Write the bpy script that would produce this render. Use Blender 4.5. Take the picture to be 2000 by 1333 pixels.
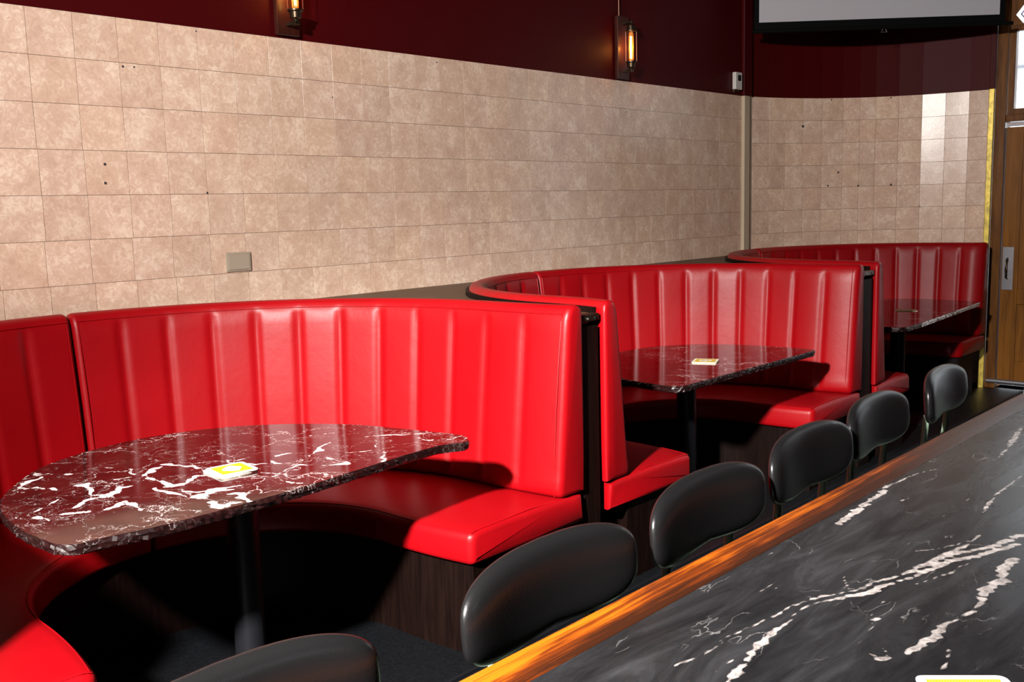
import bpy, bmesh, math, random
import numpy as np
from mathutils import Vector, Matrix
random.seed(7); rng = np.random.default_rng(7)
PI = math.pi
S = bpy.context.scene
C = S.collection
for o in list(bpy.data.objects): bpy.data.objects.remove(o)

# ------------------------------------------------------------------ camera
CAMH = 1.5; FPX = 1891.5
def cam_axes(yaw, pitch, roll):
    f = np.array([-math.sin(yaw)*math.cos(pitch), math.cos(yaw)*math.cos(pitch), -math.sin(pitch)])
    r = np.array([math.cos(yaw), math.sin(yaw), 0.0]); d = np.cross(f, r)
    c, s = math.cos(roll), math.sin(roll)
    return c*r+s*d, -s*r+c*d, f
cr, cd, cf = cam_axes(.7574, .1369, .0272)
cam = bpy.data.cameras.new('camera'); camo = bpy.data.objects.new('camera', cam); C.objects.link(camo)
cam.sensor_width = 36; cam.lens = 36*FPX/2000; cam.clip_start = .05; cam.clip_end = 100
camo.matrix_world = Matrix(((cr[0], -cd[0], -cf[0], 0), (cr[1], -cd[1], -cf[1], 0), (cr[2], -cd[2], -cf[2], CAMH), (0, 0, 0, 1)))
S.camera = camo
RC = np.stack([cr, cd, cf], 1)
def at(px, py, z):
    """measured point of the photograph on the level z, in metres"""
    r = RC @ np.array([px-1000, py-666.5, FPX]); t = (z-CAMH)/r[2]
    return (r[0]*t, r[1]*t)

# ------------------------------------------------------------------ world, lights, exposure
S.view_settings.view_transform = 'Standard'; S.view_settings.look = 'None'
S.view_settings.exposure = 0; S.view_settings.gamma = 1; S.view_settings.use_curve_mapping = False
W = bpy.data.worlds.new('world'); S.world = W; W.use_nodes = True
bg = W.node_tree.nodes['Background']; bg.inputs[0].default_value = (.86, .93, 1.0, 1); bg.inputs[1].default_value = 6.0
S.cycles.max_bounces = 8; S.cycles.caustics_reflective = False; S.cycles.caustics_refractive = False
S.cycles.sample_clamp_indirect = 6
# the photographer's flash head, high to the left behind the camera
def flash(power, half, az, el):
    """one strobe: a wide reflector and the brighter core of its beam, both from the same head"""
    fl = bpy.data.lights.new('flash_head', 'SPOT'); fl.energy = power; fl.color = (1, .965, .93)
    fl.shadow_soft_size = .11; fl.spot_size = math.radians(2*half); fl.spot_blend = 1.0
    flo = bpy.data.objects.new('flash_head', fl); C.objects.link(flo); flo.location = (-.69, -1.64, 2.97)
    a, e = math.radians(az), math.radians(el)
    flo.rotation_euler = Vector((-math.sin(a)*math.cos(e), math.cos(a)*math.cos(e), math.sin(e))).to_track_quat('-Z', 'Y').to_euler()
flash(1850, 47, 17, -12)
flash(3700, 24, 20, -34)
def portal(loc, rot, sx, sy):
    l = bpy.data.lights.new('window_portal', 'AREA'); l.shape = 'RECTANGLE'; l.size = sx; l.size_y = sy
    l.cycles.is_portal = True
    o = bpy.data.objects.new('window_portal', l); C.objects.link(o); o.location = loc; o.rotation_euler = rot
XR, YB, YE, ZC = 4.2, -4.2, 7.99, 4.6          # room: right wall, back wall, end wall, ceiling

# ------------------------------------------------------------------ material helpers
def newmat(name):
    m = bpy.data.materials.new(name); m.use_nodes = True
    nt = m.node_tree; return m, nt, nt.nodes['Principled BSDF']
def N(nt, t, **k):
    n = nt.nodes.new(t)
    for a, b in k.items():
        if a.startswith('i_'):
            key = a[2:]; key = int(key) if key.isdigit() else key.replace('_', ' ')
            n.inputs[key].default_value = b
        else: setattr(n, a, b)
    return n
def L(nt, a, b): nt.links.new(a, b)
def ramp(nt, fac, stops, interp='LINEAR'):
    r = N(nt, 'ShaderNodeValToRGB'); r.color_ramp.interpolation = interp
    e = r.color_ramp.elements
    while len(e) < len(stops): e.new(.5)
    for i, (p, c) in enumerate(stops):
        e[i].position = p; e[i].color = (*c, 1) if len(c) == 3 else c
    L(nt, fac, r.inputs[0]); return r
def plain(name, col, rough=.5, metal=0, spec=.5, bump=0, bscale=60, var=0):
    m, nt, b = newmat(name)
    b.inputs['Base Color'].default_value = (*col, 1); b.inputs['Roughness'].default_value = rough
    b.inputs['Metallic'].default_value = metal; b.inputs['Specular IOR Level'].default_value = spec
    tc = N(nt, 'ShaderNodeTexCoord')
    if bump or var:
        n = N(nt, 'ShaderNodeTexNoise', i_Scale=bscale, i_Detail=4.0); L(nt, tc.outputs['Object'], n.inputs['Vector'])
        if bump:
            bp = N(nt, 'ShaderNodeBump', i_Strength=bump, i_Distance=.002); L(nt, n.outputs['Fac'], bp.inputs['Height']); L(nt, bp.outputs[0], b.inputs['Normal'])
        if var:
            lo = tuple(c*(1-var) for c in col); hi = tuple(min(1, c*(1+var)) for c in col)
            r = ramp(nt, n.outputs['Fac'], [(.3, lo), (.7, hi)]); L(nt, r.outputs[0], b.inputs['Base Color'])
    return m
def emis(name, col, s):
    m = bpy.data.materials.new(name); m.use_nodes = True; nt = m.node_tree; nt.nodes.clear()
    e = N(nt, 'ShaderNodeEmission'); e.inputs[0].default_value = (*col, 1); e.inputs[1].default_value = s
    o = N(nt, 'ShaderNodeOutputMaterial'); L(nt, e.outputs[0], o.inputs[0]); return m

def mat_vinyl():
    m, nt, b = newmat('red_vinyl')
    tc = N(nt, 'ShaderNodeTexCoord')
    n1 = N(nt, 'ShaderNodeTexNoise', i_Scale=3.0, i_Detail=3.0); L(nt, tc.outputs['Object'], n1.inputs['Vector'])
    r = ramp(nt, n1.outputs['Fac'], [(.3, (.245, .0010, .0030)), (.7, (.285, .0015, .0040))]); L(nt, r.outputs[0], b.inputs['Base Color'])
    n2 = N(nt, 'ShaderNodeTexVoronoi', i_Scale=420.0); L(nt, tc.outputs['Object'], n2.inputs['Vector'])
    n3 = N(nt, 'ShaderNodeTexNoise', i_Scale=7.0, i_Detail=5.0, i_Roughness=.55); L(nt, tc.outputs['Object'], n3.inputs['Vector'])
    b1 = N(nt, 'ShaderNodeBump', i_Strength=.06, i_Distance=.001); L(nt, n2.outputs['Distance'], b1.inputs['Height'])
    b2 = N(nt, 'ShaderNodeBump', i_Strength=.30, i_Distance=.006); L(nt, n3.outputs['Fac'], b2.inputs['Height']); L(nt, b1.outputs[0], b2.inputs['Normal'])
    L(nt, b2.outputs[0], b.inputs['Normal'])
    b.inputs['Roughness'].default_value = .40; b.inputs['Specular IOR Level'].default_value = .24
    return m
def mat_tile():
    m, nt, b = newmat('beige_tile')
    tc = N(nt, 'ShaderNodeTexCoord'); oi = N(nt, 'ShaderNodeObjectInfo')
    off = N(nt, 'ShaderNodeVectorMath', operation='SCALE'); off.inputs[0].default_value = (37, 19, 53); L(nt, oi.outputs['Random'], off.inputs['Scale'])
    ad = N(nt, 'ShaderNodeVectorMath', operation='ADD'); L(nt, tc.outputs['Object'], ad.inputs[0]); L(nt, off.outputs[0], ad.inputs[1])
    n1 = N(nt, 'ShaderNodeTexNoise', i_Scale=38.0, i_Detail=6.0, i_Roughness=.62, i_Distortion=1.2); L(nt, ad.outputs[0], n1.inputs['Vector'])
    n2 = N(nt, 'ShaderNodeTexNoise', i_Scale=9.0, i_Detail=3.0); L(nt, ad.outputs[0], n2.inputs['Vector'])
    mm = N(nt, 'ShaderNodeMix', data_type='FLOAT', i_0=.42); L(nt, n1.outputs['Fac'], mm.inputs[2]); L(nt, n2.outputs['Fac'], mm.inputs[3])
    r = ramp(nt, mm.outputs[0], [(.36, (.60, .405, .300)), (.50, (.70, .495, .375)), (.62, (.84, .66, .52))])
    # fired colour differs a little from tile to tile
    r2 = ramp(nt, oi.outputs['Random'], [(0, (.90, .87, .86)), (.3, (1, .96, .92)), (.6, (1, .98, .97)), (1, (.96, .93, .93))])
    mx = N(nt, 'ShaderNodeMix', data_type='RGBA', blend_type='MULTIPLY', i_0=1.0); L(nt, r.outputs[0], mx.inputs[6]); L(nt, r2.outputs[0], mx.inputs[7])
    L(nt, mx.outputs[2], b.inputs['Base Color'])
    bp = N(nt, 'ShaderNodeBump', i_Strength=.10, i_Distance=.002); L(nt, n1.outputs['Fac'], bp.inputs['Height'])
    bp2 = N(nt, 'ShaderNodeBump', i_Strength=.12, i_Distance=.004); L(nt, n2.outputs['Fac'], bp2.inputs['Height']); L(nt, bp.outputs[0], bp2.inputs['Normal']); L(nt, bp2.outputs[0], b.inputs['Normal'])
    b.inputs['Roughness'].default_value = .24; b.inputs['Specular IOR Level'].default_value = .28
    return m
def mat_wood(name, a, c, rough=.45, scale=(1, 1, 1), det=9.0, coat=0, spec=.3):
    m, nt, b = newmat(name)
    tc = N(nt, 'ShaderNodeTexCoord'); mp = N(nt, 'ShaderNodeMapping'); mp.inputs['Scale'].default_value = scale
    L(nt, tc.outputs['Object'], mp.inputs[0])
    n = N(nt, 'ShaderNodeTexNoise', i_Scale=det, i_Detail=8.0, i_Roughness=.62, i_Distortion=.6); L(nt, mp.outputs[0], n.inputs['Vector'])
    r = ramp(nt, n.outputs['Fac'], [(.33, a), (.66, c)]); L(nt, r.outputs[0], b.inputs['Base Color'])
    bp = N(nt, 'ShaderNodeBump', i_Strength=.12, i_Distance=.002); L(nt, n.outputs['Fac'], bp.inputs['Height']); L(nt, bp.outputs[0], b.inputs['Normal'])
    b.inputs['Specular IOR Level'].default_value = spec; b.inputs['Roughness'].default_value = rough; b.inputs['Coat Weight'].default_value = coat; b.inputs['Coat Roughness'].default_value = .15
    return m
def mat_rail():
    """orange varnished wood whose inner half is worn and stained dark"""
    m, nt, b = newmat('orange_rail_wood')
    tc = N(nt, 'ShaderNodeTexCoord'); mp = N(nt, 'ShaderNodeMapping'); mp.inputs['Scale'].default_value = (24, .8, 24); L(nt, tc.outputs['Object'], mp.inputs[0])
    n = N(nt, 'ShaderNodeTexNoise', i_Scale=3.4, i_Detail=8.0, i_Roughness=.65, i_Distortion=.8); L(nt, mp.outputs[0], n.inputs['Vector'])
    mp2 = N(nt, 'ShaderNodeMapping'); mp2.inputs['Scale'].default_value = (5, 1.1, 1); L(nt, tc.outputs['Object'], mp2.inputs[0])
    n2 = N(nt, 'ShaderNodeTexNoise', i_Scale=2.2, i_Detail=6.0, i_Roughness=.6); L(nt, mp2.outputs[0], n2.inputs['Vector'])
    sx = N(nt, 'ShaderNodeSeparateXYZ'); L(nt, tc.outputs['Object'], sx.inputs[0])
    g = N(nt, 'ShaderNodeMapRange', i_1=-.640, i_2=-.590, i_3=0.0, i_4=.26); L(nt, sx.outputs[0], g.inputs[0])
    # flash falloff painted into the wood: browner towards the far end
    gy = N(nt, 'ShaderNodeMapRange', i_1=-1.1, i_2=.9, i_3=0.0, i_4=.27); L(nt, sx.outputs[1], gy.inputs[0])
    a1 = N(nt, 'ShaderNodeMath', operation='MULTIPLY_ADD', i_1=.55); L(nt, n2.outputs['Fac'], a1.inputs[0]); L(nt, g.outputs[0], a1.inputs[2])
    a2 = N(nt, 'ShaderNodeMath', operation='MULTIPLY_ADD', i_1=-.22); rs_ = N(nt, 'ShaderNodeMapRange', i_1=.35, i_2=.65, i_3=0.0, i_4=1.0); L(nt, n.outputs['Fac'], rs_.inputs[0]); L(nt, rs_.outputs[0], a2.inputs[0]); L(nt, a1.outputs[0], a2.inputs[2])
    a3 = N(nt, 'ShaderNodeMath', operation='ADD'); L(nt, a2.outputs[0], a3.inputs[0]); L(nt, gy.outputs[0], a3.inputs[1])
    r = ramp(nt, a3.outputs[0], [(.16, (.42, .105, .005)), (.24, (.29, .062, .004)), (.33, (.11, .020, .003)), (.46, (.030, .008, .003))]); L(nt, r.outputs[0], b.inputs['Base Color'])
    bp = N(nt, 'ShaderNodeBump', i_Strength=.3, i_Distance=.003); L(nt, n.outputs['Fac'], bp.inputs['Height']); L(nt, bp.outputs[0], b.inputs['Normal'])
    b.inputs['Roughness'].default_value = .32; b.inputs['Specular IOR Level'].default_value = .4
    return m
def mat_marble(drawn, dim=1.0):
    """dark red marble; drawn: the tabletop also carries measured veins in the attribute vein"""
    m, nt, b = newmat('red_marble_veined' if drawn else 'red_marble' if dim == 1 else 'red_marble_rough')
    tc = N(nt, 'ShaderNodeTexCoord')
    w = N(nt, 'ShaderNodeTexNoise', i_Scale=9.0, i_Detail=6.0, i_Roughness=.6); L(nt, tc.outputs['Object'], w.inputs['Vector'])
    sub = N(nt, 'ShaderNodeVectorMath', operation='SUBTRACT'); L(nt, w.outputs['Color'], sub.inputs[0]); sub.inputs[1].default_value = (.5, .5, .5)
    sc = N(nt, 'ShaderNodeVectorMath', operation='SCALE', i_Scale=.22); L(nt, sub.outputs[0], sc.inputs[0])
    ad = N(nt, 'ShaderNodeVectorMath', operation='ADD'); L(nt, tc.outputs['Object'], ad.inputs[0]); L(nt, sc.outputs[0], ad.inputs[1])
    v = N(nt, 'ShaderNodeTexVoronoi', feature='DISTANCE_TO_EDGE', i_Scale=6.5); L(nt, ad.outputs[0], v.inputs['Vector'])
    msk = N(nt, 'ShaderNodeTexNoise', i_Scale=3.2, i_Detail=3.0); L(nt, tc.outputs['Object'], msk.inputs['Vector'])
    # vein half width grows where the mask is high
    wd = N(nt, 'ShaderNodeMapRange', i_1=.47, i_2=.74, i_3=.0015, i_4=.026); L(nt, msk.outputs['Fac'], wd.inputs[0])
    dv = N(nt, 'ShaderNodeMath', operation='DIVIDE'); L(nt, v.outputs['Distance'], dv.inputs[0]); L(nt, wd.outputs[0], dv.inputs[1])
    vein = N(nt, 'ShaderNodeMapRange', i_1=1.0, i_2=.55, i_3=0.0, i_4=.8 if not drawn else .7); L(nt, dv.outputs[0], vein.inputs[0])
    # fine second net
    v2 = N(nt, 'ShaderNodeTexVoronoi', feature='DISTANCE_TO_EDGE', i_Scale=19.0); L(nt, ad.outputs[0], v2.inputs['Vector'])
    f2 = N(nt, 'ShaderNodeMapRange', i_1=.018, i_2=.004, i_3=0.0, i_4=.5); L(nt, v2.outputs['Distance'], f2.inputs[0])
    mk2 = N(nt, 'ShaderNodeMapRange', i_1=.5, i_2=.62, i_3=0.0, i_4=1.0); L(nt, w.outputs['Fac'], mk2.inputs[0])
    f3 = N(nt, 'ShaderNodeMath', operation='MULTIPLY'); L(nt, f2.outputs[0], f3.inputs[0]); L(nt, mk2.outputs[0], f3.inputs[1])
    mxv = N(nt, 'ShaderNodeMath', operation='MAXIMUM'); L(nt, vein.outputs[0], mxv.inputs[0]); L(nt, f3.outputs[0], mxv.inputs[1])
    fac = mxv.outputs[0]
    if drawn:
        at_ = N(nt, 'ShaderNodeAttribute', attribute_name='vein')
        wn = N(nt, 'ShaderNodeTexNoise', i_Scale=34.0, i_Detail=6.0, i_Roughness=.7); L(nt, tc.outputs['Object'], wn.inputs['Vector'])
        s1 = N(nt, 'ShaderNodeMath', operation='MULTIPLY_ADD', i_1=1.0, i_2=-.5); L(nt, wn.outputs['Fac'], s1.inputs[0])
        s2 = N(nt, 'ShaderNodeMath', operation='MULTIPLY_ADD', i_1=.020); L(nt, s1.outputs[0], s2.inputs[0]); L(nt, at_.outputs['Fac'], s2.inputs[2])
        s3 = N(nt, 'ShaderNodeMapRange', i_1=.0015, i_2=-.0005, i_3=0.0, i_4=1.0); L(nt, s2.outputs[0], s3.inputs[0])
        mx2 = N(nt, 'ShaderNodeMath', operation='MAXIMUM'); L(nt, fac, mx2.inputs[0]); L(nt, s3.outputs[0], mx2.inputs[1]); fac = mx2.outputs[0]
    br = N(nt, 'ShaderNodeTexNoise', i_Scale=4.0, i_Detail=8.0, i_Roughness=.65, i_Distortion=1.5); L(nt, tc.outputs['Object'], br.inputs['Vector'])
    base = ramp(nt, br.outputs['Fac'], [(.34, (.020, .003, .003)), (.54, (.036, .006, .0055)), (.68, (.038, .014, .011)), (.78, (.036, .024, .018))])
    mx = N(nt, 'ShaderNodeMix', data_type='RGBA'); L(nt, fac, mx.inputs[0]); L(nt, base.outputs[0], mx.inputs[6]); mx.inputs[7].default_value = (.72*dim, .62*dim, .60*dim, 1)
    if dim < 1:
        for e_ in base.color_ramp.elements: e_.color = tuple(c*dim for c in e_.color[:3])+(1,)
    L(nt, mx.outputs[2], b.inputs['Base Color']); b.inputs['Roughness'].default_value = .09 if dim == 1 else .35
    return m
def mat_soapstone():
    m, nt, b = newmat('black_soapstone')
    tc = N(nt, 'ShaderNodeTexCoord')
    mp = N(nt, 'ShaderNodeMapping'); mp.inputs['Rotation'].default_value = (0, 0, math.radians(32)); mp.inputs['Scale'].default_value = (4.2, .8, 1); L(nt, tc.outputs['Object'], mp.inputs[0])
    n = N(nt, 'ShaderNodeTexNoise', i_Scale=3.6, i_Detail=10.0, i_Roughness=.68, i_Distortion=.9); L(nt, mp.outputs[0], n.inputs['Vector'])
    base = ramp(nt, n.outputs['Fac'], [(.38, (.008, .008, .009)), (.54, (.017, .017, .0185)), (.70, (.036, .036, .039))])
    # drawn veins
    at_ = N(nt, 'ShaderNodeAttribute', attribute_name='vein')
    wn = N(nt, 'ShaderNodeTexNoise', i_Scale=60.0, i_Detail=6.0, i_Roughness=.7); L(nt, tc.outputs['Object'], wn.inputs['Vector'])
    s1 = N(nt, 'ShaderNodeMath', operation='SUBTRACT', i_1=.5); L(nt, wn.outputs['Fac'], s1.inputs[0])
    s2 = N(nt, 'ShaderNodeMath', operation='MULTIPLY_ADD', i_1=.006); L(nt, s1.outputs[0], s2.inputs[0]); L(nt, at_.outputs['Fac'], s2.inputs[2])
    s3 = N(nt, 'ShaderNodeMapRange', i_1=.0012, i_2=-.0012, i_3=0.0, i_4=.9); L(nt, s2.outputs[0], s3.inputs[0])
    vc = ramp(nt, wn.outputs['Fac'], [(.38, (.20, .17, .16)), (.62, (.58, .52, .49))])
    # hair veins and nicks
    mp2 = N(nt, 'ShaderNodeMapping'); mp2.inputs['Rotation'].default_value = (0, 0, math.radians(32)); mp2.inputs['Scale'].default_value = (1.9, .7, 1); L(nt, tc.outputs['Object'], mp2.inputs[0])
    wz = N(nt, 'ShaderNodeTexNoise', i_Scale=5.0, i_Detail=5.0); L(nt, mp2.outputs[0], wz.inputs['Vector'])
    wzs = N(nt, 'ShaderNodeVectorMath', operation='SCALE', i_Scale=.5); L(nt, wz.outputs['Color'], wzs.inputs[0])
    wza = N(nt, 'ShaderNodeVectorMath', operation='ADD'); L(nt, mp2.outputs[0], wza.inputs[0]); L(nt, wzs.outputs[0], wza.inputs[1])
    v = N(nt, 'ShaderNodeTexVoronoi', feature='DISTANCE_TO_EDGE', i_Scale=4.5); L(nt, wza.outputs[0], v.inputs['Vector'])
    h = N(nt, 'ShaderNodeMapRange', i_1=.014, i_2=.002, i_3=0.0, i_4=.45); L(nt, v.outputs['Distance'], h.inputs[0])
    hm = N(nt, 'ShaderNodeTexNoise', i_Scale=7.0, i_Detail=4.0); L(nt, tc.outputs['Object'], hm.inputs['Vector'])
    hk = N(nt, 'ShaderNodeMapRange', i_1=.55, i_2=.66, i_3=0.0, i_4=1.0); L(nt, hm.outputs['Fac'], hk.inputs[0])
    hh = N(nt, 'ShaderNodeMath', operation='MULTIPLY'); L(nt, h.outputs[0], hh.inputs[0]); L(nt, hk.outputs[0], hh.inputs[1])
    m1 = N(nt, 'ShaderNodeMix', data_type='RGBA'); L(nt, hh.outputs[0], m1.inputs[0]); L(nt, base.outputs[0], m1.inputs[6]); m1.inputs[7].default_value = (.35, .33, .32, 1)
    m2 = N(nt, 'ShaderNodeMix', data_type='RGBA'); L(nt, s3.outputs[0], m2.inputs[0]); L(nt, m1.outputs[2], m2.inputs[6]); L(nt, vc.outputs[0], m2.inputs[7])
    L(nt, m2.outputs[2], b.inputs['Base Color'])
    rr = ramp(nt, n.outputs['Fac'], [(.3, (.22,)*3), (.7, (.33,)*3)]); L(nt, rr.outputs[0], b.inputs['Roughness'])
    bp = N(nt, 'ShaderNodeBump', i_Strength=.25, i_Distance=.003); L(nt, n.outputs['Fac'], bp.inputs['Height']); L(nt, bp.outputs[0], b.inputs['Normal'])
    return m
def mat_glass():
    m = bpy.data.materials.new('clear_glass'); m.use_nodes = True; nt = m.node_tree; nt.nodes.clear()
    t = N(nt, 'ShaderNodeBsdfTransparent'); g = N(nt, 'ShaderNodeBsdfGlossy', i_Roughness=.02)
    fr = N(nt, 'ShaderNodeFresnel', i_IOR=1.45); mx = N(nt, 'ShaderNodeMixShader'); L(nt, fr.outputs[0], mx.inputs[0]); L(nt, t.outputs[0], mx.inputs[1]); L(nt, g.outputs[0], mx.inputs[2])
    o = N(nt, 'ShaderNodeOutputMaterial'); L(nt, mx.outputs[0], o.inputs[0]); return m

M = dict(
    vinyl=mat_vinyl(), tile=mat_tile(), marble1=mat_marble(True), marble=mat_marble(False), marble_edge=mat_marble(False, .28), glint_edge=plain('painted_edge_glint', (.85, .80, .78), .25), stone=mat_soapstone(), glass=mat_glass(),
    maroon=plain('maroon_paint', (.052, .0012, .002), .5, spec=.10, bump=.15, bscale=25),
    grout=plain('brown_grout', (.11, .065, .042), .9),
    ceil=plain('dark_ceiling', (.03, .02, .02), .8),
    floor=plain('black_floor', (.006, .006, .0065), .5, spec=.25, bump=.2, bscale=40, var=.3),
    platform=plain('charcoal_floor', (.004, .0045, .0055), .42, spec=.3, bump=.3, bscale=90, var=.35),
    darkwood=mat_wood('dark_stained_veneer', (.0028, .0011, .0008), (.0075, .0032, .0023), .5, (9, 9, .7), 6.0, 0, .07),
    ledge=mat_wood('brown_ledge_wood', (.050, .024, .011), (.110, .060, .030), .5, (7, .6, 7), 6.0),
    rail=mat_rail(),
    doorwood=mat_wood('varnished_door_wood', (.075, .024, .004), (.19, .070, .011), .35, (8, 8, .7), 4.0, .2),
    doorpanel=mat_wood('orange_panel_wood', (.14, .048, .005), (.26, .095, .010), .35, (8, 8, .6), 4.0, .2),
    blackmetal=plain('black_powder_coat', (.006, .0062, .008), .45, spec=.3, bump=.2, bscale=200),
    blackvinyl=plain('black_vinyl', (.0065, .0062, .0065), .31, spec=.5, bump=.12, bscale=220),
    mint=plain('mint_green_tube', (.36, .50, .36), .4, bump=.05),
    brass=plain('aged_brass', (.42, .27, .08), .42, metal=.9, bump=.2, bscale=30),
    yellowbrass=plain('yellow_brass_strip', (.50, .36, .05), .38, metal=.35, bump=.3, bscale=30, var=.35),
    bronze=plain('dark_bronze', (.075, .05, .03), .35, metal=.9),
    steel=plain('satin_steel', (.42, .40, .42), .35, metal=.85, var=.1, bscale=8),
    cream=plain('cream_trim', (.52, .42, .30), .5),
    offwhite=plain('off_white_plastic', (.62, .58, .55), .45),
    beigeplastic=plain('beige_plastic', (.40, .32, .24), .4),
    lcd=plain('dark_display', (.008, .016, .014), .2),
    screen=plain('projection_fabric', (.44, .42, .45), .85),
    blackfab=plain('black_border_fabric', (.004, .004, .004), .7, spec=.05),
    white=plain('white_card', (.82, .80, .76), .7), yellow=plain('yellow_print', (.85, .62, .005), .5),
    oldyellow=plain('yellowed_print', (.62, .42, .05), .6), oldcard=plain('cream_card', (.80, .70, .52), .7),
    ink=plain('black_ink', (.03, .025, .03), .6), lilac=plain('purple_print', (.12, .09, .30), .5),
    copper=plain('copper_wire', (.20, .08, .04), .4, metal=.5),
    backplate=mat_wood('red_brown_board', (.025, .005, .003), (.06, .012, .006), .4, (6, 6, 1), 6.0, .15),
    filament=emis('hot_filament', (1, .55, .14), 26), bulbglass=None, facade=plain('pale_render_facade', (.80, .80, .78), .8),
    facadegrey=plain('grey_cornice', (.35, .36, .38), .8), pave=plain('grey_pavement', (.30, .30, .30), .9),
    sign=emis('white_sign_face', (.95, .97, 1), 1.3), darkspot=plain('dark_hole', (.05, .035, .035), .8), gap=plain('black_gap', (.002, .002, .002), .9),
)
m, nt, b = newmat('amber_glass'); b.inputs['Base Color'].default_value = (1, .45, .10, 1); b.inputs['Alpha'].default_value = .22; b.inputs['Roughness'].default_value = .05; M['bulbglass'] = m

# ------------------------------------------------------------------ mesh helpers
def obj(name, verts, faces, mat, parent=None, smooth=False, loc=None):
    me = bpy.data.meshes.new(name); me.from_pydata([tuple(map(float, v)) for v in verts], [], faces)
    me.materials.append(M[mat] if isinstance(mat, str) else mat)
    if smooth: me.polygons.foreach_set('use_smooth', [True]*len(me.polygons))
    me.update(); o = bpy.data.objects.new(name, me); C.objects.link(o)
    if parent: o.parent = parent
    if loc is not None: o.location = loc
    return o
def fixn(o):
    bm = bmesh.new(); bm.from_mesh(o.data); bmesh.ops.recalc_face_normals(bm, faces=bm.faces); bm.to_mesh(o.data); bm.free(); return o
class MB:
    def __init__(s): s.v = []; s.f = []
    def box(s, x0, x1, y0, y1, z0, z1):
        n = len(s.v)
        s.v += [(x0, y0, z0), (x1, y0, z0), (x1, y1, z0), (x0, y1, z0), (x0, y0, z1), (x1, y0, z1), (x1, y1, z1), (x0, y1, z1)]
        s.f += [tuple(n+i for i in q) for q in ((0, 3, 2, 1), (4, 5, 6, 7), (0, 1, 5, 4), (1, 2, 6, 5), (2, 3, 7, 6), (3, 0, 4, 7))]; return s
    def tube(s, pts, r, n=10, r2=None):
        pts = [Vector(p) for p in pts]; base = len(s.v); up = Vector((0, 0, 1))
        for i, p in enumerate(pts):
            d = (pts[min(i+1, len(pts)-1)]-pts[max(i-1, 0)]).normalized()
            a = d.cross(up if abs(d.z) < .95 else Vector((1, 0, 0))).normalized(); c = d.cross(a)
            rr = r if r2 is None else r+(r2-r)*i/(len(pts)-1)
            for k in range(n):
                t = 2*PI*k/n; s.v.append(tuple(p+a*math.cos(t)*rr+c*math.sin(t)*rr))
        for i in range(len(pts)-1):
            for k in range(n):
                s.f.append((base+i*n+k, base+i*n+(k+1) % n, base+(i+1)*n+(k+1) % n, base+(i+1)*n+k))
        s.f.append(tuple(base+k for k in range(n))[::-1]); s.f.append(tuple(base+(len(pts)-1)*n+k for k in range(n))); return s
    def lathe(s, prof, n=20, c=(0, 0, 0)):
        base = len(s.v)
        for r, z in prof:
            for k in range(n):
                t = 2*PI*k/n; s.v.append((c[0]+r*math.cos(t), c[1]+r*math.sin(t), c[2]+z))
        for i in range(len(prof)-1):
            for k in range(n):
                s.f.append((base+i*n+k, base+i*n+(k+1) % n, base+(i+1)*n+(k+1) % n, base+(i+1)*n+k))
        s.f.append(tuple(base+k for k in range(n))[::-1]); s.f.append(tuple(base+(len(prof)-1)*n+k for k in range(n))); return s
    def prism(s, pts, z0, z1):
        n = len(s.v); k = len(pts)
        s.v += [(p[0], p[1], z0) for p in pts]+[(p[0], p[1], z1) for p in pts]
        s.f.append(tuple(n+i for i in range(k))[::-1]); s.f.append(tuple(n+k+i for i in range(k)))
        for i in range(k): s.f.append((n+i, n+(i+1) % k, n+k+(i+1) % k, n+k+i))
        return s
    def build(s, name, mat, parent=None, smooth=False, bev=0, off=None):
        v = s.v if off is None else [(a[0]-off[0], a[1]-off[1], a[2]-off[2]) for a in s.v]
        o = fixn(obj(name, v, s.f, mat, parent, False))
        if bev:
            bm = bmesh.new(); bm.from_mesh(o.data)
            ed = [e for e in bm.edges if len(e.link_faces) == 2 and e.calc_face_angle(0) > .6]
            bmesh.ops.bevel(bm, geom=ed, offset=bev, segments=2, profile=.5, affect='EDGES'); bm.to_mesh(o.data); bm.free()
        if smooth:
            o.data.polygons.foreach_set('use_smooth', [True]*len(o.data.polygons)); o.data.set_sharp_from_angle(angle=math.radians(40))
        return o
def thing(name, label, cat, loc=(0, 0, 0), rz=0, group=None):
    o = bpy.data.objects.new(name, None); C.objects.link(o); o.location = loc; o.rotation_euler = (0, 0, rz); o.empty_display_size = .1
    return tag(o, label, cat, group)
def tag(o, label, cat, group=None):
    o['label'] = label; o['category'] = cat
    if group: o['group'] = group
    return o
def struct(o): o['kind'] = 'structure'; return o
def copy_tree(o, parent=None):
    c = o.copy(); C.objects.link(c); c.parent = parent
    for ch in [x for x in bpy.data.objects if x.parent == o]: copy_tree(ch, c)
    return c

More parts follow.
